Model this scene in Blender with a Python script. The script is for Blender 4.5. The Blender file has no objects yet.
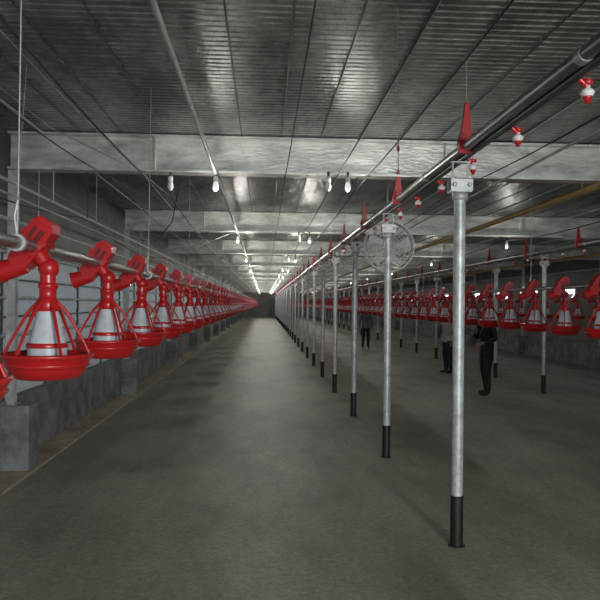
import bpy, math, random
from mathutils import Vector, Matrix
random.seed(4)
scene=bpy.context.scene
COL=scene.collection
scene.view_settings.view_transform='Standard'

# ------------------------------------------------ materials
def mat(name, col, rough=0.6, metal=0.0, var=0.0, vscale=5.0, bump=0.0, bscale=30.0, trans=0.0, emit=0.0, stretch=None, col2=None):
    m=bpy.data.materials.new(name); m.use_nodes=True
    nt=m.node_tree; N=nt.nodes; L=nt.links
    b=N['Principled BSDF']
    b.inputs['Base Color'].default_value=(*col,1)
    b.inputs['Roughness'].default_value=rough
    b.inputs['Metallic'].default_value=metal
    tc=N.new('ShaderNodeTexCoord'); mp=N.new('ShaderNodeMapping')
    L.new(tc.outputs['Object'],mp.inputs['Vector'])
    if stretch: mp.inputs['Scale'].default_value=stretch
    if var>0:
        n=N.new('ShaderNodeTexNoise'); n.inputs['Scale'].default_value=vscale; n.inputs['Detail'].default_value=6
        n.inputs['Roughness'].default_value=0.65
        L.new(mp.outputs[0],n.inputs['Vector'])
        r=N.new('ShaderNodeValToRGB')
        c2=col2 if col2 else tuple(min(1,c*(1+var)) for c in col)
        c1=tuple(c*(1-var) for c in col)
        r.color_ramp.elements[0].position=0.33; r.color_ramp.elements[0].color=(*c1,1)
        r.color_ramp.elements[1].position=0.67; r.color_ramp.elements[1].color=(*c2,1)
        L.new(n.outputs['Fac'],r.inputs['Fac']); L.new(r.outputs[0],b.inputs['Base Color'])
    if bump>0:
        n2=N.new('ShaderNodeTexNoise'); n2.inputs['Scale'].default_value=bscale; n2.inputs['Detail'].default_value=5
        L.new(mp.outputs[0],n2.inputs['Vector'])
        bp=N.new('ShaderNodeBump'); bp.inputs['Strength'].default_value=bump; bp.inputs['Distance'].default_value=0.02
        L.new(n2.outputs['Fac'],bp.inputs['Height']); L.new(bp.outputs[0],b.inputs['Normal'])
    if trans>0:
        t=N.new('ShaderNodeBsdfTranslucent'); t.inputs['Color'].default_value=(*col,1)
        mx=N.new('ShaderNodeMixShader'); mx.inputs['Fac'].default_value=trans
        L.new(b.outputs[0],mx.inputs[1]); L.new(t.outputs[0],mx.inputs[2])
        L.new(mx.outputs[0],N['Material Output'].inputs['Surface'])
    if emit>0:
        b.inputs['Emission Color'].default_value=(*col,1); b.inputs['Emission Strength'].default_value=emit
    return m

M_galv=mat('galvanised_steel',(0.45,0.47,0.46),0.5,0.4,0.25,9,0.1,60)
M_pole=mat('galvanised_pole',(0.49,0.51,0.51),0.45,0.3,0.30,14,0.1,60)
M_beam=mat('beam_steel',(0.52,0.53,0.49),0.36,0.35,0.42,2.2,0.25,14,stretch=(1,1,3))
M_pipe=mat('line_pipe',(0.24,0.24,0.24),0.33,0.8,0.2,4)
M_dark=mat('dark_pipe',(0.07,0.07,0.07),0.4,0.3,0.2,4)
M_brown=mat('weathered_pipe',(0.52,0.33,0.10),0.45,0.05,0.25,4)
M_wire=mat('wire',(0.35,0.35,0.35),0.5,0.5)
M_dwire=mat('dark_wire',(0.03,0.03,0.03),0.6)
M_red=mat('red_plastic',(0.40,0.010,0.012),0.30,0,0.12,6)
M_reddk=mat('red_plastic_slot',(0.10,0.006,0.006),0.5)
M_white=mat('white_plastic',(0.70,0.70,0.68),0.4)
M_bulb=mat('bulb_glass',(0.9,0.9,0.86),0.3,emit=0.5)
M_cone=mat('feed_cone_plastic',(0.47,0.51,0.55),0.4,0,0.18,12)
M_black=mat('black_sleeve',(0.012,0.012,0.012),0.5,0,0.3,20)
M_block=mat('kerb_concrete',(0.20,0.212,0.215),0.92,0,0.45,3.5,0.9,16)
M_panel=mat('wall_panel',(0.15,0.15,0.14),0.6,0.1,0.25,1.2)
M_endw=mat('end_wall_sheet',(0.30,0.29,0.27),0.7,0,0.2,1.2)
M_curt=mat('side_curtain',(0.30,0.325,0.335),0.8,0,0.2,1.3,trans=0.14)
M_dust=mat('dusty_ledge',(0.38,0.33,0.24),0.95,0,0.3,3,0.6,25)

# floor : stained trowelled concrete
M_floor=bpy.data.materials.new('concrete_floor'); M_floor.use_nodes=True
nt=M_floor.node_tree; N=nt.nodes; L=nt.links; b=N['Principled BSDF']
tc=N.new('ShaderNodeTexCoord')
mpf=N.new('ShaderNodeMapping'); mpf.inputs['Scale'].default_value=(1.0,.35,1); L.new(tc.outputs['Object'],mpf.inputs['Vector'])
n1=N.new('ShaderNodeTexNoise'); n1.inputs['Scale'].default_value=1.1; n1.inputs['Detail'].default_value=9; n1.inputs['Roughness'].default_value=0.7
n2=N.new('ShaderNodeTexNoise'); n2.inputs['Scale'].default_value=22; n2.inputs['Detail'].default_value=8; n2.inputs['Roughness'].default_value=0.75
n3=N.new('ShaderNodeTexNoise'); n3.inputs['Scale'].default_value=110; n3.inputs['Detail'].default_value=4
L.new(mpf.outputs[0],n1.inputs['Vector'])
for n in (n2,n3): L.new(tc.outputs['Object'],n.inputs['Vector'])
r1=N.new('ShaderNodeValToRGB'); r1.color_ramp.elements[0].position=0.36; r1.color_ramp.elements[0].color=(0.26,0.243,0.188,1)
r1.color_ramp.elements[1].position=0.64; r1.color_ramp.elements[1].color=(0.50,0.468,0.375,1)
def ramp(n,a,b_,lo,hi):
    r=N.new('ShaderNodeValToRGB'); r.color_ramp.elements[0].position=a; r.color_ramp.elements[0].color=(lo,lo,lo,1)
    r.color_ramp.elements[1].position=b_; r.color_ramp.elements[1].color=(hi,hi,hi,1); L.new(n.outputs['Fac'],r.inputs['Fac']); return r
r2=ramp(n2,.3,.7,.55,1.2); r3=ramp(n3,.3,.7,.55,1.15)
L.new(n1.outputs['Fac'],r1.inputs['Fac'])
mx=N.new('ShaderNodeMixRGB'); mx.blend_type='MULTIPLY'; mx.inputs['Fac'].default_value=1
mx2=N.new('ShaderNodeMixRGB'); mx2.blend_type='MULTIPLY'; mx2.inputs['Fac'].default_value=1
L.new(r1.outputs[0],mx.inputs[1]); L.new(r2.outputs[0],mx.inputs[2]); L.new(mx.outputs[0],mx2.inputs[1]); L.new(r3.outputs[0],mx2.inputs[2])
L.new(mx2.outputs[0],b.inputs['Base Color'])
b.inputs['Roughness'].default_value=0.52
bp=N.new('ShaderNodeBump'); bp.inputs['Strength'].default_value=0.35; bp.inputs['Distance'].default_value=0.01
L.new(n2.outputs['Fac'],bp.inputs['Height']); L.new(bp.outputs[0],b.inputs['Normal'])

# ceiling : ribbed silver sheet with bright reflection patches painted into its colour by noise
M_ceil=bpy.data.materials.new('silver_ceiling_sheet'); M_ceil.use_nodes=True
nt=M_ceil.node_tree; N=nt.nodes; L=nt.links; b=N['Principled BSDF']
tc=N.new('ShaderNodeTexCoord'); mp=N.new('ShaderNodeMapping'); mp.inputs['Scale'].default_value=(1.3,0.5,1)
L.new(tc.outputs['Object'],mp.inputs['Vector'])
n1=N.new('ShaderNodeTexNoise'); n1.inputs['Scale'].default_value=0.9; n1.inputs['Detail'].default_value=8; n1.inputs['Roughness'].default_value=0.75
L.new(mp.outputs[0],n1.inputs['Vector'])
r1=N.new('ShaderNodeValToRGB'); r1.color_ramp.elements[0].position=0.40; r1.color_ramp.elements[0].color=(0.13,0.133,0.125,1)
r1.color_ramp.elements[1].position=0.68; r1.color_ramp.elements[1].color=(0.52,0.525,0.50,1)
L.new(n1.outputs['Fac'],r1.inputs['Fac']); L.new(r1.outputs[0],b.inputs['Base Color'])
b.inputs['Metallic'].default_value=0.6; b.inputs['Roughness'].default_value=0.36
n2=N.new('ShaderNodeTexNoise'); n2.inputs['Scale'].default_value=7; n2.inputs['Detail'].default_value=4
L.new(mp.outputs[0],n2.inputs['Vector'])
bp=N.new('ShaderNodeBump'); bp.inputs['Strength'].default_value=0.5; bp.inputs['Distance'].default_value=0.04
L.new(n2.outputs['Fac'],bp.inputs['Height']); L.new(bp.outputs[0],b.inputs['Normal'])

# ------------------------------------------------ mesh builder
class B:
    def __init__(s): s.v=[];s.f=[];s.m=[];s.sm=[];s.mats=[]
    def mi(s,m):
        if m not in s.mats: s.mats.append(m)
        return s.mats.index(m)
    def add(s,vs,fs,m,smooth=False):
        o=len(s.v); s.v+= [tuple(v) for v in vs]; k=s.mi(m)
        for f in fs: s.f.append([i+o for i in f]); s.m.append(k); s.sm.append(smooth)
    def box(s,c,d,m,rot=None):
        R=rot if rot else Matrix.Identity(3)
        vs=[]
        for x in(-.5,.5):
            for y in(-.5,.5):
                for z in(-.5,.5):
                    vs.append(Vector(c)+R@Vector((x*d[0],y*d[1],z*d[2])))
        s.add(vs,[(0,1,3,2),(4,6,7,5),(0,4,5,1),(2,3,7,6),(0,2,6,4),(1,5,7,3)],m)
    def tube(s,pts,rads,m,n=16,cap=True):
        pts=[Vector(p) for p in pts]
        if not isinstance(rads,(list,tuple)): rads=[rads]*len(pts)
        vs=[];fs=[]; u=None
        for i,p in enumerate(pts):
            if i==0: t=pts[1]-pts[0]
            elif i==len(pts)-1: t=pts[-1]-pts[-2]
            else: t=(pts[i+1]-p).normalized()+(p-pts[i-1]).normalized()
            t.normalize()
            if u is None:
                a=Vector((0,0,1)) if abs(t.z)<.9 else Vector((1,0,0))
                u=t.cross(a).normalized()
            else:
                u=(u-t*u.dot(t)).normalized()
            w=t.cross(u)
            for k in range(n):
                an=2*math.pi*k/n
                vs.append(p+(u*math.cos(an)+w*math.sin(an))*rads[i])
        for i in range(len(pts)-1):
            for k in range(n):
                k2=(k+1)%n
                fs.append((i*n+k,i*n+k2,(i+1)*n+k2,(i+1)*n+k))
        s.add(vs,fs,m,True)
        if cap:
            for i in (0,len(pts)-1):
                s.add(vs[i*n:(i+1)*n],[tuple(range(n))],m)
    def lathe(s,prof,c,m,n=32):
        vs=[];fs=[]
        for r,z in prof:
            for k in range(n):
                a=2*math.pi*k/n
                vs.append((c[0]+r*math.cos(a),c[1]+r*math.sin(a),c[2]+z))
        for i in range(len(prof)-1):
            for k in range(n):
                k2=(k+1)%n
                fs.append((i*n+k,i*n+k2,(i+1)*n+k2,(i+1)*n+k))
        s.add(vs,fs,m,True)
    def sphere(s,c,r,m,n=14,sc=(1,1,1)):
        vs=[];fs=[];h=n//2
        for i in range(h+1):
            t=math.pi*i/h
            for k in range(n):
                a=2*math.pi*k/n
                vs.append((c[0]+r*sc[0]*math.sin(t)*math.cos(a),c[1]+r*sc[1]*math.sin(t)*math.sin(a),c[2]+r*sc[2]*math.cos(t)))
        for i in range(h):
            for k in range(n):
                k2=(k+1)%n; fs.append((i*n+k,(i+1)*n+k,(i+1)*n+k2,i*n+k2))
        s.add(vs,fs,m,True)
    def mesh(s,name):
        me=bpy.data.meshes.new(name); me.from_pydata(s.v,[],s.f)
        for m in s.mats: me.materials.append(m)
        me.polygons.foreach_set('material_index',s.m); me.polygons.foreach_set('use_smooth',s.sm)
        me.validate(); me.update(); return me
    def obj(s,name,parent=None,loc=(0,0,0),bevel=0):
        return mk(name,s.mesh(name),parent,loc,bevel)
def mk(name,me,parent=None,loc=(0,0,0),bevel=0):
    o=bpy.data.objects.new(name,me); COL.objects.link(o); o.location=loc
    if parent: o.parent=parent
    if bevel:
        md=o.modifiers.new('bev','BEVEL'); md.width=bevel; md.segments=2; md.limit_method='ANGLE'
    return o
def empty(name,loc=(0,0,0)):
    o=bpy.data.objects.new(name,None); o.empty_display_size=.2; COL.objects.link(o); o.location=loc; return o

# ------------------------------------------------ room
Y0,Y1=-4.0,92.0
XL,XR=-2.65,9.6
H=3.5
KH=0.68
q=B(); q.box(((XL+XR)/2,(Y0+Y1)/2,-.1),(XR-XL+1.2,Y1-Y0+1,.2),M_floor); q.obj('floor')

# ribbed ceiling (real ribs across the house)
q=B(); vs=[];fs=[]; y=Y0-.3; pitch=.085; i=0
prof=[]
while y<Y1+.3:
    prof+= [(y,H),(y+.055,H),(y+.062,H+.010),(y+.078,H+.010)]; y+=pitch
for (yy,zz) in prof:
    vs+= [(XL-.4,yy,zz),(XR+.4,yy,zz)]
for i in range(len(prof)-1):
    fs.append((2*i,2*i+1,2*i+3,2*i+2))
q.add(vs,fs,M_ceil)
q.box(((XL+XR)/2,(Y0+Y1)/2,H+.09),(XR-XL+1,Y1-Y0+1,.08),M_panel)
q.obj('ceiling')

def kerb(name,x,sx):
    q=B(); q.box((x+sx*.12,(Y0+Y1)/2,KH/2),(.24,Y1-Y0,KH),M_block)
    q.box((x+sx*.115,(Y0+Y1)/2,KH+.015),(.27,Y1-Y0,.03),M_block)
    return q.obj(name,bevel=.01)
# left wall : kerb + curtain + upper panel
wl=empty('wall_left')
k=kerb('kerb_left',XL,-1); k.parent=wl
q=B()
# curtain with shallow horizontal folds
vs=[];fs=[]; z=KH+.03; zs=[]
while z<2.3: zs.append(z); z+=.045
for i,zz in enumerate(zs):
    xx=XL-.12+(.012 if i%4 in(1,2) else 0)
    vs+= [(xx,Y0,zz),(xx,Y1,zz)]
for i in range(len(zs)-1): fs.append((2*i,2*i+1,2*i+3,2*i+2))
q.add(vs,fs,M_curt,True); q.obj('side_curtain_left',wl)
q=B()
q.box((XL-.15,(Y0+Y1)/2,(2.28+H+.05)/2),(.06,Y1-Y0,H+.05-2.28),M_panel)
for z,r in ((1.0,.016),(1.18,.012),(1.38,.024),(1.58,.012),(1.78,.018),(1.98,.012),(2.27,.02)):
    q.tube([(XL-.07,Y0,z),(XL-.07,Y1,z)],r,M_dark if r<.015 else M_galv,10)
y=Y0+1
while y<Y1:
    q.box((XL-.10,y,1.49),(.03,.03,1.6),M_dark); y+=1.5
q.obj('upper_panel_left',wl)
# dusty ledge
q=B(); q.box((XL+.16,(Y0+Y1)/2,.012),(.32,Y1-Y0,.024),M_dust); q.obj('ledge_strip',wl)
# right wall with air inlets
wr=empty('wall_right')
k=kerb('kerb_right',XR,1); k.parent=wr
q=B()
def wbox(y0,y1,z0,z1): q.box((XR+.13,(y0+y1)/2,(z0+z1)/2),(.06,y1-y0,z1-z0),M_panel)
wbox(Y0,Y1,KH+.03,2.02); wbox(Y0,Y1,2.42,H+.05)
y=Y0
while y<Y1:
    wbox(y,min(y+1.3,Y1),2.02,2.42); y+=3.0
q.obj('wall_sheet_right',wr)
q=B(); y=Y0+1.3
while y<Y1-2:
    for zz in (2.03,2.41): q.box((XR+.09,y+.85,zz),(.06,1.74,.03),M_white)
    for yy in (y+.015,y+1.685): q.box((XR+.09,yy,2.22),(.06,.03,.36),M_white)
    q.box((XR+.0,y+.85,2.10),(.015,1.6,.16),M_white,Matrix.Rotation(.7,3,'Y')); y+=3.0
q.obj('air_inlets',wr)
# end walls
q=B(); W=XR-XL+1
q.box(((XL+XR)/2,Y1+.1,H/2+.03),(W,.2,H+.06),M_endw)
q.box(((XL+XR)/2-2.0,Y1-.02,1.1),(1.6,.06,2.2),M_dark)
q.obj('wall_end')
q=B()
q.box((XL-.5+.5,Y0-.1,H/2),(1.9,.2,H),M_panel); q.box((8.3,Y0-.1,H/2),(3.6,.2,H),M_panel)
q.box((3.6,Y0-.1,3.3),(6,.2,.5),M_panel)
q.obj('wall_entrance')

# ------------------------------------------------ beams + columns
for n in range(15):
    by=7.4+6*n-6
    if by>Y1-1: break
    e=empty('roof_beam',(0,by,0))
    q=B(); cx=(XL+XR)/2; w=XR-XL-.02
    q.box((cx,0,3.115),(w,.20,.022),M_beam); q.box((cx,0,3.478),(w,.20,.022),M_beam)
    q.box((cx,0,3.295),(w,.016,.345),M_beam)
    x=XL+1.5
    while x<XR-1:
        q.box((x,0,3.295),(.012,.15,.345),M_beam); x+=3.06
    q.obj('i_beam',e,bevel=0)
    for sx,x,nm in ((1,XL,'steel_column'),(-1,XR,'steel_column')):
        ce=empty(nm,(x,by,0)); q=B()
        q.box((sx*.14,0,KH/2),(.28,.30,KH),M_block)
        q.box((sx*.045,-.04,(KH+3.1)/2),(.09,.008,3.1-KH),M_galv)
        q.box((sx*.045,.04,(KH+3.1)/2),(.09,.008,3.1-KH),M_galv)
        q.box((sx*.045,0,(KH+3.1)/2),(.008,.08,3.1-KH),M_galv)
        q.box((sx*.045,0,KH+.006),(.14,.16,.012),M_galv)
        q.obj('column_and_plinth',ce)

# ceiling support wires / battens along the house
q=B(); x=XL+.35; i=0
while x<XR:
    q.tube([(x,Y0,H-.012),(x,Y1,H-.012)],.006 if i%4 else .013,M_dark if i%4 else M_galv,6); x+=.41; i+=1
q.obj('ceiling_battens')

# ------------------------------------------------ pan feeders
FZ=1.97
def feeder_mesh():
    q=B()
    # pan (origin at pan axis, z absolute)
    q.lathe([(0,1.437),(.07,1.433),(.118,1.435),(.138,1.445),(.155,1.475),(.167,1.505),(.178,1.522),(.184,1.527),(.184,1.535),(.177,1.539),(.167,1.530),
             (.154,1.502),(.135,1.462),(.110,1.455),(.07,1.475),(.0,1.50)],(0,0,0),M_red,36)
    q.lathe([(.156,1.478),(.170,1.490),(.172,1.498),(.162,1.502)],(0,0,0),M_red,36)
    # white feed cone
    q.lathe([(.078,1.48),(.078,1.560),(.072,1.585),(.046,1.69),(.040,1.715)],(0,0,0),M_cone,24)
    q.lathe([(.081,1.560),(.084,1.570),(.077,1.580)],(0,0,0),M_red,24)
    # grill spokes
    for k in range(6):
        a=2*math.pi*k/6+.12
        c,s_=math.cos(a),math.sin(a)
        q.tube([(c*.038,s_*.038,1.745),(c*.080,s_*.080,1.70),(c*.150,s_*.150,1.575),(c*.170,s_*.170,1.53)],[.009,.007,.006,.0075],M_red,8)
    # collar + drop tube
    q.lathe([(.036,1.70),(.046,1.715),(.047,1.745),(.038,1.76),(.034,1.765),(.034,1.80),(.040,1.805),(.040,1.82),(.033,1.825)],(0,0,0),M_red,20)
    q.tube([(0,0,1.80),(0,0,1.86),(-.01,0,1.90),(-.035,0,1.935),(-.05,0,1.96)],[.032,.032,.033,.036,.036],M_red,16)
    q.sphere((0.002,0,1.885),.043,M_red,14)
    # tilted saddle clamp round the feed pipe
    ang=math.radians(35); R=Matrix.Rotation(ang,3,'Y')
    c=Vector((-.06,0,FZ+.012))
    body=[(-.050,.00),(-.048,.085),(-.030,.118),(.030,.118),(.048,.085),(.050,.0),(.042,-.095),(.0,-.118),(-.042,-.095)]
    vs=[]; nb=len(body)
    for yy in (-.05,.05):
        for bx,bz in body: vs.append(c+R@Vector((bx,yy,bz)))
    fs=[tuple(range(nb)),tuple(range(2*nb-1,nb-1,-1))]+[(i,(i+1)%nb,(i+1)%nb+nb,i+nb) for i in range(nb)]
    q.add(vs,fs,M_red)
    q.box(c+R@Vector((.0,-.052,.045)),(.050,.006,.055),M_reddk,R)
    q.box(c+R@Vector((.0,-.056,.045)),(.012,.008,.055),M_red,R)
    q.box(c+R@Vector((-.052,0,.03)),(.012,.11,.02),M_red,R)
    q.box(c+R@Vector((.052,0,.03)),(.012,.11,.02),M_red,R)
    q.box(c+R@Vector((0,-.054,.104)),(.07,.018,.014),M_red,R)
    q.box(c+R@Vector((0,-.054,-.05)),(.075,.014,.012),M_red,R)
    # side slide outlet (short capped cylinder)
    q.tube([(-.085,-.005,1.90),(-.155,-.005,1.880),(-.185,-.005,1.87)],[.036,.042,.042],M_red,16)
    q.tube([(-.183,-.005,1.871),(-.195,-.005,1.867)],[.048,.048],M_red,16)
    return q.mesh('pan_feeder')
FM=feeder_mesh()
def feeder_line(x,ys,name='pan_feeder_line'):
    e=empty(name,(x,0,0)); px=-.05
    q=B(); q.tube([(px,Y0+.5,FZ),(px,Y1-1,FZ)],.024,M_pipe,14)
    y=2.7-6
    q2=B()
    while y<Y1-2:
        q2.tube([(px,y,FZ),(px+.004,y,H-.02)],.0035,M_wire,6)
        q2.tube([(px,y-.012,FZ),(px,y+.012,FZ)],.034,M_galv,12)
        q2.tube([(px,y,FZ+.02),(px-.012,y,FZ+.10),(px,y,FZ+.16)],.006,M_galv,6)
        y+=3
    # anti-roost wire above the pipe
    q2.tube([(px,Y0+.5,FZ+.17),(px,Y1-1,FZ+.17)],.004,M_wire,6)
    q.obj('auger_pipe',e); q2.obj('suspension',e)
    for y in ys:
        o=mk('pan_feeder',FM,e,(0,y,0)); o.rotation_euler[2]=random.uniform(-.05,.05)
ys=[1.98]+[2.92+1.1*i for i in range(78)]
feeder_line(-.885,ys)
feeder_line(3.42,[-1+.88*i for i in range(100)])
feeder_line(7.85,[1.0+.95*i for i in range(92)])

# ------------------------------------------------ nipple water lines on poles
PZ=2.87
def nipple_mesh():
    q=B()
    q.lathe([(.012,.0),(.014,-.03),(.026,-.034),(.028,-.06),(.022,-.066)],(0,0,0),M_white,16)
    q.lathe([(.022,-.062),(.020,-.082),(.013,-.088),(.010,-.10),(.0,-.102)],(0,0,0),M_red,16)
    q.lathe([(.024,.012),(.026,-.002),(.022,-.012),(.012,-.014)],(0,0,0),M_red,16)
    q.tube([(0,0,-.02),(-.045,0,.02)],[.014,.016],M_red,10)
    q.sphere((0.0,0,-.048),.034,M_white,12,(1,1,.55))
    return q.mesh('drinker_nipple')
NM=nipple_mesh()
def hanger_mesh():
    q=B()
    prof=[(-.05,-.07),(-.055,.02),(-.035,.09),(-.024,.17),(-.012,.27),(0,.30),(.012,.27),(.024,.17),(.035,.09),(.055,.02),(.05,-.07)]
    n=len(prof); vs=[]
    for yy in (-.022,.022):
        for a,bz in prof: vs.append((a*(1),yy,bz))
    fs=[tuple(range(n)),tuple(range(2*n-1,n-1,-1))]+[(i,(i+1)%n,(i+1)%n+n,i+n) for i in range(n)]
    q.add(vs,fs,M_red)
    q.tube([(0,-.03,.0),(0,.03,.0)],.058,M_red,16)
    q.tube([(-.03,-.028,.06),(-.03,.028,.06)],.012,M_reddk,8)
    q.tube([(.03,-.028,.06),(.03,.028,.06)],.012,M_reddk,8)
    return q.mesh('line_hanger')
HM=hanger_mesh()
def water_line(x,winch=False):
    e=empty('nipple_drinker_line',(x,0,0))
    q=B()
    q.tube([(0,Y0+.5,PZ),(0,Y1-1,PZ)],.036,M_pipe,18)
    q.tube([(.055,Y0+.5,PZ-.028),(.055,Y1-1,PZ-.028)],.026,M_dark,16)
    y=-3
    while y<Y1-2:
        q.tube([(0,y,PZ),(0,y+.06,PZ)],.041,M_galv,16); y+=3
    q.obj('support_pipe',e)
    y=-.4
    while y<Y1-2:
        mk('nipple',NM,e,(.115,y,PZ-.055)); y+=.91
    y=4.85-5; k=0
    q=B()
    while y<Y1-2:
        mk('line_hanger',HM,e,(0,y,PZ+.02))
        if winch and abs(y-7.35)<.1:
            a=Vector((0,y,PZ+.31)); bb=Vector((.76-x,4.05,H-.01))
            q.tube([a,bb],.0045,M_wire,6)
            for t in (.22,):
                p=a.lerp(bb,t); d=(bb-a).normalized()
                q.tube([p-d*.14,p-d*.03,p+d*.03,p+d*.13],[.004,.016,.014,.004],M_red,10)
        else:
            q.tube([(0,y,PZ+.3),(0,y,H)],.003,M_wire,6)
        y+=2.5
    q.obj('hanger_wires',e)
water_line(1.405,True)
water_line(5.65)

# poles
def pole_mesh():
    q=B()
    T=2.58
    q.tube([(0,0,.0),(0,0,T)],.042,M_pole,24)
    q.tube([(0,0,.0),(0,0,.35)],.0465,M_black,24)
    q.lathe([(.0465,.35),(.049,.352),(.049,.362),(.043,.366)],(0,0,0),M_black,24)
    q.lathe([(.0,.0),(.062,.0),(.062,.006),(.047,.010)],(0,0,0),M_black,20)
    q.box((0,0,T+.005),(.15,.11,.012),M_galv)
    q.box((0,-.052,T+.05),(.16,.008,.085),M_galv)
    q.box((0,.052,T+.05),(.16,.008,.085),M_galv)
    for sx in (-.055,.055):
        q.tube([(sx,-.07,T+.05),(sx,.07,T+.05)],.010,M_galv,8)
        q.tube([(sx,-.068,T+.05),(sx,-.057,T+.05)],.017,M_dark,6)
        q.tube([(sx,0,T-.02),(sx,0,T+.225)],.007,M_galv,8)
    q.lathe([(.043,T-.06),(.056,T-.058),(.056,T-.005),(.043,T-.002)],(0,0,0),M_galv,20)
    q.box((0,0,T+.22),(.14,.05,.008),M_galv)
    return q.mesh('support_pole')
PM=pole_mesh()
for x in (1.425,5.67):
    for i in range(-1,29):
        y=5.06+2.95*i
        if y<Y1-2: mk('support_pole',PM,None,(x,y,0))

# ------------------------------------------------ other long pipes and cables
def longpipe(name,x,z,r,m,y0=Y0+.4,sag=0,clips=True):
    e=empty(name,(x,0,0)); q=B()
    if sag:
        pts=[];y=y0
        while y<Y1-1:
            t=((y-1.4)%6)/6; pts.append((0,y,z-sag*4*t*(1-t))); y+=.6
        q.tube(pts,r,m,8)
    else: q.tube([(0,y0,z),(0,Y1-1,z)],r,m,12)
    if clips:
        for n in range(14):
            by=1.4+6*n
            q.tube([(0,by,z),(0,by,3.103)],.005,m,6)
    q.obj('run',e); return e
L1=longpipe('bulb_conduit',-.50,3.06,.017,M_galv)
longpipe('overhead_pipe',3.42,3.00,.038,M_brown)
longpipe('overhead_pipe',7.85,3.00,.038,M_brown)
longpipe('overhead_pipe',-2.20,2.78,.014,M_galv)
longpipe('overhead_pipe',-2.35,2.50,.018,M_galv)
L2=longpipe('bulb_cable',.74,3.08,.006,M_dwire,sag=.02)
longpipe('electric_cable',.98,3.0,.005,M_dwire,sag=.04)
longpipe('electric_cable',.20,3.05,.005,M_dwire,sag=.05)
longpipe('electric_cable',-.98,2.86,.006,M_dwire,sag=.10)
longpipe('electric_cable',-1.55,3.02,.005,M_dwire,sag=.12)
longpipe('electric_cable',-1.85,2.62,.006,M_dwire,sag=.16)
longpipe('electric_cable',-1.25,3.06,.004,M_wire,sag=.05)
longpipe('electric_cable',2.0,2.98,.005,M_dwire,sag=.08)
L3=longpipe('bulb_cable',4.6,3.02,.007,M_dwire,sag=.10)
longpipe('overhead_pipe',2.4,3.03,.012,M_galv)
# slack cables crossing below the first bays on the left
e=empty('electric_cable'); q=B()
q.tube([(-2.4,13.2,3.08),(-2.0,11.5,2.75),(-1.5,9.8,2.60),(-1.1,8.4,2.72),(-.9,7.5,3.08)],.006,M_dwire,6)
q.tube([(-2.5,7.6,3.05),(-1.9,9.5,2.66),(-1.2,11.5,2.62),(-.6,13.2,3.08)],.005,M_wire,6)
q.tube([(-2.2,4.2,H),(-1.7,5.6,3.12),(-1.2,6.6,2.98),(-.93,7.2,3.09)],.004,M_wire,6)
q.tube([(-1.9,8.0,3.45),(-1.9,8.0,2.64)],.004,M_wire,6)
q.tube([(-2.25,9.0,3.45),(-2.25,9.0,2.78)],.004,M_wire,6)
q.tube([(-1.75,5.2,3.48),(-1.80,5.2,2.62)],.003,M_wire,6)
q.obj('slack_run',e)

# lamps: holder + bulb, each with its own real lamp
def lamp(par,dx,y,z,s=1.0,p=0):
    e=empty('pendant_bulb',(dx,y,z)); e.parent=par; q=B()
    q.tube([(0,0,.0),(0,0,.05*s)],.014*s,M_dark,10)
    q.lathe([(.016,0),(.026,-.01),(.027,-.05),(.018,-.055)],(0,0,0),M_white,14)
    q.lathe([(.017,-.052),(.024,-.07),(.031,-.10),(.028,-.125),(.014,-.145),(0,-.149)],(0,0,0),M_bulb if p else M_white,14)
    q.obj('holder_and_bulb',e)
    if p:
        l=bpy.data.lights.new('bulb_light','POINT'); l.energy=p; l.shadow_soft_size=.035; l.color=(1,.98,.92)
        o=bpy.data.objects.new('bulb_light',l); COL.objects.link(o); o.parent=e; o.location=(0,0,-.20)
for n in range(0,14):
    y=7.1+6*n
    p=9 if n==0 else 14+min(n,6)*4
    lamp(L1,0,y,3.03,1,p)
    lamp(L2,-.10,y,3.05,1,0); lamp(L2,.10,y,3.05,1,p)
    lamp(L3,0,y,3.0,1,p*.7)
lamp(L1,-.46,7.15,3.03)

# ------------------------------------------------ circulation fan
fan=empty('circulation_fan',(1.66,9.3,2.53))
q=B()
def ring(r,y,t,m,n=40):
    q.tube([(r*math.cos(2*math.pi*k/n),y,r*math.sin(2*math.pi*k/n)) for k in range(n+1)],t,m,6,False)
for r in (.33,.28,.23,.18,.13,.08): ring(r,-.06-.05*(1-r/.33),.004,M_white)
for r in (.33,.25,.17,.09): ring(r,.10,.004,M_white)
for y in (-.05,0,.05,.09): ring(.335,y,.008 if y in(-.05,.09) else .004,M_white)
for k in range(24):
    a=2*math.pi*k/24;c,s_=math.cos(a),math.sin(a)
    q.tube([(c*.05,-.11,s_*.05),(c*.2,-.09,s_*.2),(c*.33,-.05,s_*.33),(c*.335,.09,s_*.335),(c*.1,.11,s_*.1)],.0032,M_white,5)
q.obj('guard',fan)
q=B()
q.tube([(0,-.06,0),(0,-.02,0)],[.03,.045],M_dark,16)
q.tube([(0,.0,0),(0,.20,0)],[.06,.06],M_galv,20)
for k in range(5):
    a=2*math.pi*k/5
    vs=[];
    for i in range(6):
        t=i/5; r=.04+t*.26; w=.05+.07*t
        for sgn in (-1,1):
            aa=a+sgn*w/(r+.05)/1.6+t*.3
            vs.append((r*math.cos(aa),-.01+sgn*.03,r*math.sin(aa)))
    q.add(vs,[(2*i,2*i+1,2*i+3,2*i+2) for i in range(5)],M_white,True)
q.obj('blades_and_motor',fan)
q=B()
q.tube([(0,.12,.335),(0,.12,H-2.53)],.012,M_galv,8)
q.tube([(0,.12,.06),(0,.12,.34)],.012,M_galv,8)
q.tube([(0,.09,.335),(0,.15,.335)],.02,M_galv,8)
q.obj('hanger',fan)

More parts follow.
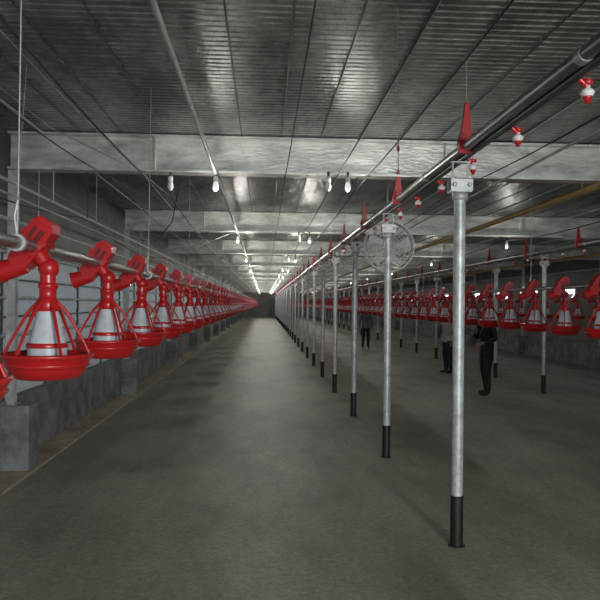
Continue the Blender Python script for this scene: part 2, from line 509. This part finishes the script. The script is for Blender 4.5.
# ------------------------------------------------ people
M_skin=mat('skin',(0.42,0.24,0.16),0.55)
M_hair=mat('hair',(0.012,0.010,0.009),0.6)
M_eye=mat('eye_white',(0.7,0.7,0.68),0.3)
M_lip=mat('lips',(0.35,0.13,0.10),0.5)
def cloth(n,c): return mat(n,c,0.85,0,0.15,8,0.3,12)
C_blk=cloth('black_cloth',(0.012,0.012,0.015)); C_navy=cloth('navy_cloth',(0.02,0.024,0.04))
C_wht=cloth('white_shirt',(0.50,0.50,0.48)); C_gry=cloth('grey_cloth',(0.12,0.12,0.13))
M_shoe=mat('shoe',(0.02,0.02,0.02),0.5)

def skin_obj(name,vs,es,rs,root=0,sub=1):
    me=bpy.data.meshes.new(name); me.from_pydata(vs,es,[]); me.update()
    o=bpy.data.objects.new(name,me); COL.objects.link(o)
    md=o.modifiers.new('skin','SKIN'); md.use_smooth_shade=True
    sv=me.skin_vertices[0].data
    for i,r in enumerate(rs):
        sv[i].radius=(r,r) if not isinstance(r,tuple) else r
        sv[i].use_root=(i==root)
    s=o.modifiers.new('sub','SUBSURF'); s.levels=sub; s.render_levels=sub
    dg=bpy.context.evaluated_depsgraph_get(); dg.update()
    m2=bpy.data.meshes.new_from_object(o.evaluated_get(dg))
    bpy.data.objects.remove(o); return m2

def person(loc,heading,h,shirt,trou,pose='stand',bag=False):
    e=empty('person',loc); S=h/1.70
    J={}; order=[]
    def j(n,p,r): J[n]=(Vector(p),r); order.append(n)
    j('pelvis',(0,0,.95),.145); j('belly',(0,0,1.08),.145); j('chest',(.005,0,1.25),.158); j('uchest',(0,0,1.36),.130)
    j('neck',(.0,0,1.46),.056); j('jaw',(.022,0,1.525),.070); j('head',(.012,0,1.60),.090); j('crown',(.0,0,1.655),.070)
    bones=[('pelvis','belly','s'),('belly','chest','s'),('chest','uchest','s'),('uchest','neck','s'),('neck','jaw','k'),('jaw','head','k'),('head','crown','k')]
    st=.22
    for sd,y in (('l',1),('r',-1)):
        fx=(.0 if pose!='walk' else (st if y>0 else -st))
        fx+= (.06*y if pose=='phone' else 0)
        j('hip'+sd,(0,y*.092,.86),.112); j('knee'+sd,(.03+fx*.6,y*.105,.49),.080)
        j('calf'+sd,(.0+fx*.8,y*.110,.33),.074); j('ank'+sd,(-.02+fx,y*.115,.10),.060)
        j('heel'+sd,(-.01+fx,y*.116,.05),.046); j('toe'+sd,(.16+fx,y*.135,.036),.036)
        bones+=[('pelvis','hip'+sd,'t'),('hip'+sd,'knee'+sd,'t'),('knee'+sd,'calf'+sd,'t'),('calf'+sd,'ank'+sd,'t'),('ank'+sd,'heel'+sd,'h'),('heel'+sd,'toe'+sd,'h')]
        j('sho'+sd,(-.005,y*.180,1.375),.070)
        if (pose=='phone') and sd=='r':
            el=(.04,y*.245,1.11); wr=(.25,y*.13,1.20)
        elif pose=='phone': 
            el=(-.03,y*.245,1.11); wr=(.18,y*.17,1.03)
        else:
            el=(-.03,y*.25,1.11); wr=(.05,y*.25,.87)
        j('elb'+sd,el,.053); 
        mid=(Vector(el)*.55+Vector(wr)*.45); j('far'+sd,mid,.046); j('wri'+sd,wr,.033)
        d=(Vector(wr)-Vector(el)).normalized()
        j('palm'+sd,Vector(wr)+d*.06,.032)
        bones+=[('uchest','sho'+sd,'s'),('sho'+sd,'elb'+sd,'s'),('elb'+sd,'far'+sd,'s'),('far'+sd,'wri'+sd,'s'),('wri'+sd,'palm'+sd,'k')]
    idx={n:i for i,n in enumerate(order)}
    me=skin_obj('body',[J[n][0] for n in order],[(idx[a],idx[b_]) for a,b_,_ in bones],[J[n][1] for n in order],0,2)
    mm={'s':shirt,'t':trou,'k':M_skin,'h':M_shoe}
    me.materials.clear()
    for k in 'stkh': me.materials.append(mm[k])
    segs=[(J[a][0],J[b_][0],J[a][1],J[b_][1],'stkh'.index(t)) for a,b_,t in bones]
    for p in me.polygons:
        c=p.center; best=9;bi=0
        for a,b_,ra,rb,t in segs:
            d=b_-a; u=max(0,min(1,(c-a).dot(d)/d.length_squared)); dist=(c-(a+d*u)).length-(ra*(1-u)+rb*u)
            if dist<best: best=dist;bi=t
        if bi==0 and c.z<.86 and abs(c.y)<.19: bi=1
        if bi==1 and c.z>.86: bi=0
        p.material_index=bi; p.use_smooth=True
    for v in me.vertices:
        if v.co.z>.8 and v.co.z<1.45 and abs(v.co.x)<.17 and abs(v.co.y)<.2: v.co.x*=.80
        if v.co.z>1.48: v.co.y*=.88
        if v.co.z<0.0: v.co.z=0.0
    o=mk('body',me,e)
    for sd,y in (('l',1),('r',-1)):
        P=J['palm'+sd][0]; Wp=J['wri'+sd][0]; d=(P-Wp).normalized()
        side=Vector((1,0,0)) if abs(d.z)>.7 else Vector((0,0,1)); side=(side-d*side.dot(d)).normalized()
        nrm=d.cross(side)
        if nrm.dot(Vector((0,-y,0)))<0 : nrm=-nrm
        m3s=[]
        for i,(o_,ln) in enumerate(((-.030,.060),(-.010,.074),(.010,.080),(.030,.070))):
            s0=P+side*o_*.8
            m3s.append(skin_obj('finger',[s0,s0+d*.035+side*o_*.2,s0+d*(.035+ln*.5)+nrm*.010,s0+d*(.035+ln*.85)+nrm*.032],[(0,1),(1,2),(2,3)],[.010,.0095,.0085,.007],0,1))
        t0=P-d*.03+side*.022
        m3s.append(skin_obj('thumb',[t0,t0+side*.022+d*.02+nrm*.008,t0+side*.034+d*.05+nrm*.018],[(0,1),(1,2)],[.012,.011,.008],0,1))
        for f,m3 in enumerate(m3s):
            m3.materials.clear(); m3.materials.append(M_skin)
            mk(('finger_%s_%d'%(sd,f+1)) if f<4 else 'thumb_'+sd,m3,e)
    q=B()
    for y in (-.031,.031):
        q.sphere((.096,y,1.597),.011,M_eye,10); q.sphere((.105,y,1.597),.0055,M_hair,8)
        q.tube([(.100,y-.014,1.616),(.104,y,1.620),(.100,y+.014,1.616)],.003,M_hair,6)
    q.tube([(.098,0,1.60),(.112,0,1.572),(.116,0,1.562)],[.007,.011,.009],M_skin,8)
    q.tube([(.092,-.02,1.535),(.098,0,1.537),(.092,.02,1.535)],.005,M_lip,6)
    for y in (-1,1): q.sphere((.0,y*.081,1.585),.024,M_skin,10,(.7,.35,1.2))
    q.obj('face',e)
    q=B(); vs=[];fs=[];n=20;rows=9
    for i in range(rows+1):
        for k in range(n):
            a=2*math.pi*k/n
            lim=1.15 if math.cos(a)>.45 else 1.15+.75*min(1,(.45-math.cos(a)))
            t=lim*i/rows
            vs.append((-.004+.103*math.sin(t)*math.cos(a),.087*math.sin(t)*math.sin(a),1.622+.108*math.cos(t)))
    for i in range(rows):
        for k in range(n):
            k2=(k+1)%n; fs.append((i*n+k,(i+1)*n+k,(i+1)*n+k2,i*n+k2))
    q.add(vs,fs,M_hair,True); q.obj('hair',e)
    if bag:
        q=B()
        q.tube([(-.12,-.09,1.10),(-.15,-.02,1.22),(-.10,.08,1.40),(.0,.12,1.45),(.10,.07,1.38),(.140,-.03,1.2),(.11,-.13,1.05),(.0,-.185,.98),(-.10,-.14,1.03)],.012,C_gry,8)
        q.obj('shoulder_strap',e)
    if pose=='phone':
        P=J['palmr'][0]; q=B(); q.box(P+Vector((.06,.03,.03)),(.012,.075,.14),M_dark); q.obj('phone',e,bevel=.004)
    e.rotation_euler[2]=heading; e.scale=(S,S,S)
    return e
person((4.40,13.6,0),math.radians(195),1.70,C_blk,C_blk,'phone',True)
person((4.80,18.0,0),math.radians(200),1.62,C_wht,C_navy,'stand')
person((4.1,28.0,0),math.radians(270),1.62,C_gry,C_blk,'stand')

# ------------------------------------------------ light
w=bpy.data.worlds.new('sky'); scene.world=w; w.use_nodes=True
bg=w.node_tree.nodes['Background']; bg.inputs[0].default_value=(0.90,0.95,1,1); bg.inputs[1].default_value=3.0
def area(name,loc,rot,sx,sy,p,col=(1,1,1)):
    l=bpy.data.lights.new(name,'AREA'); l.shape='RECTANGLE'; l.size=sx; l.size_y=sy; l.energy=p; l.color=col
    o=bpy.data.objects.new(name,l); COL.objects.link(o); o.location=loc; o.rotation_euler=rot; return o
area('entrance_daylight',(2.35,-3.6,2.3),(math.radians(87),0,0),.8,1.1,300,(.98,.99,.98))

# ------------------------------------------------ camera
cd=bpy.data.cameras.new('camera'); cam=bpy.data.objects.new('camera',cd); COL.objects.link(cam)
cd.sensor_width=36; cd.lens=42; cd.clip_end=300; cd.clip_start=.05
f=700
yaw=math.atan(36/f); pitch=math.atan(4/f)
Rm=Matrix.Rotation(-yaw,4,'Z')@Matrix.Rotation(math.pi/2+pitch,4,'X')@Matrix.Rotation(math.radians(.65),4,'Z')
cam.matrix_world=Matrix.Translation((0,0,1.75))@Rm
scene.camera=cam
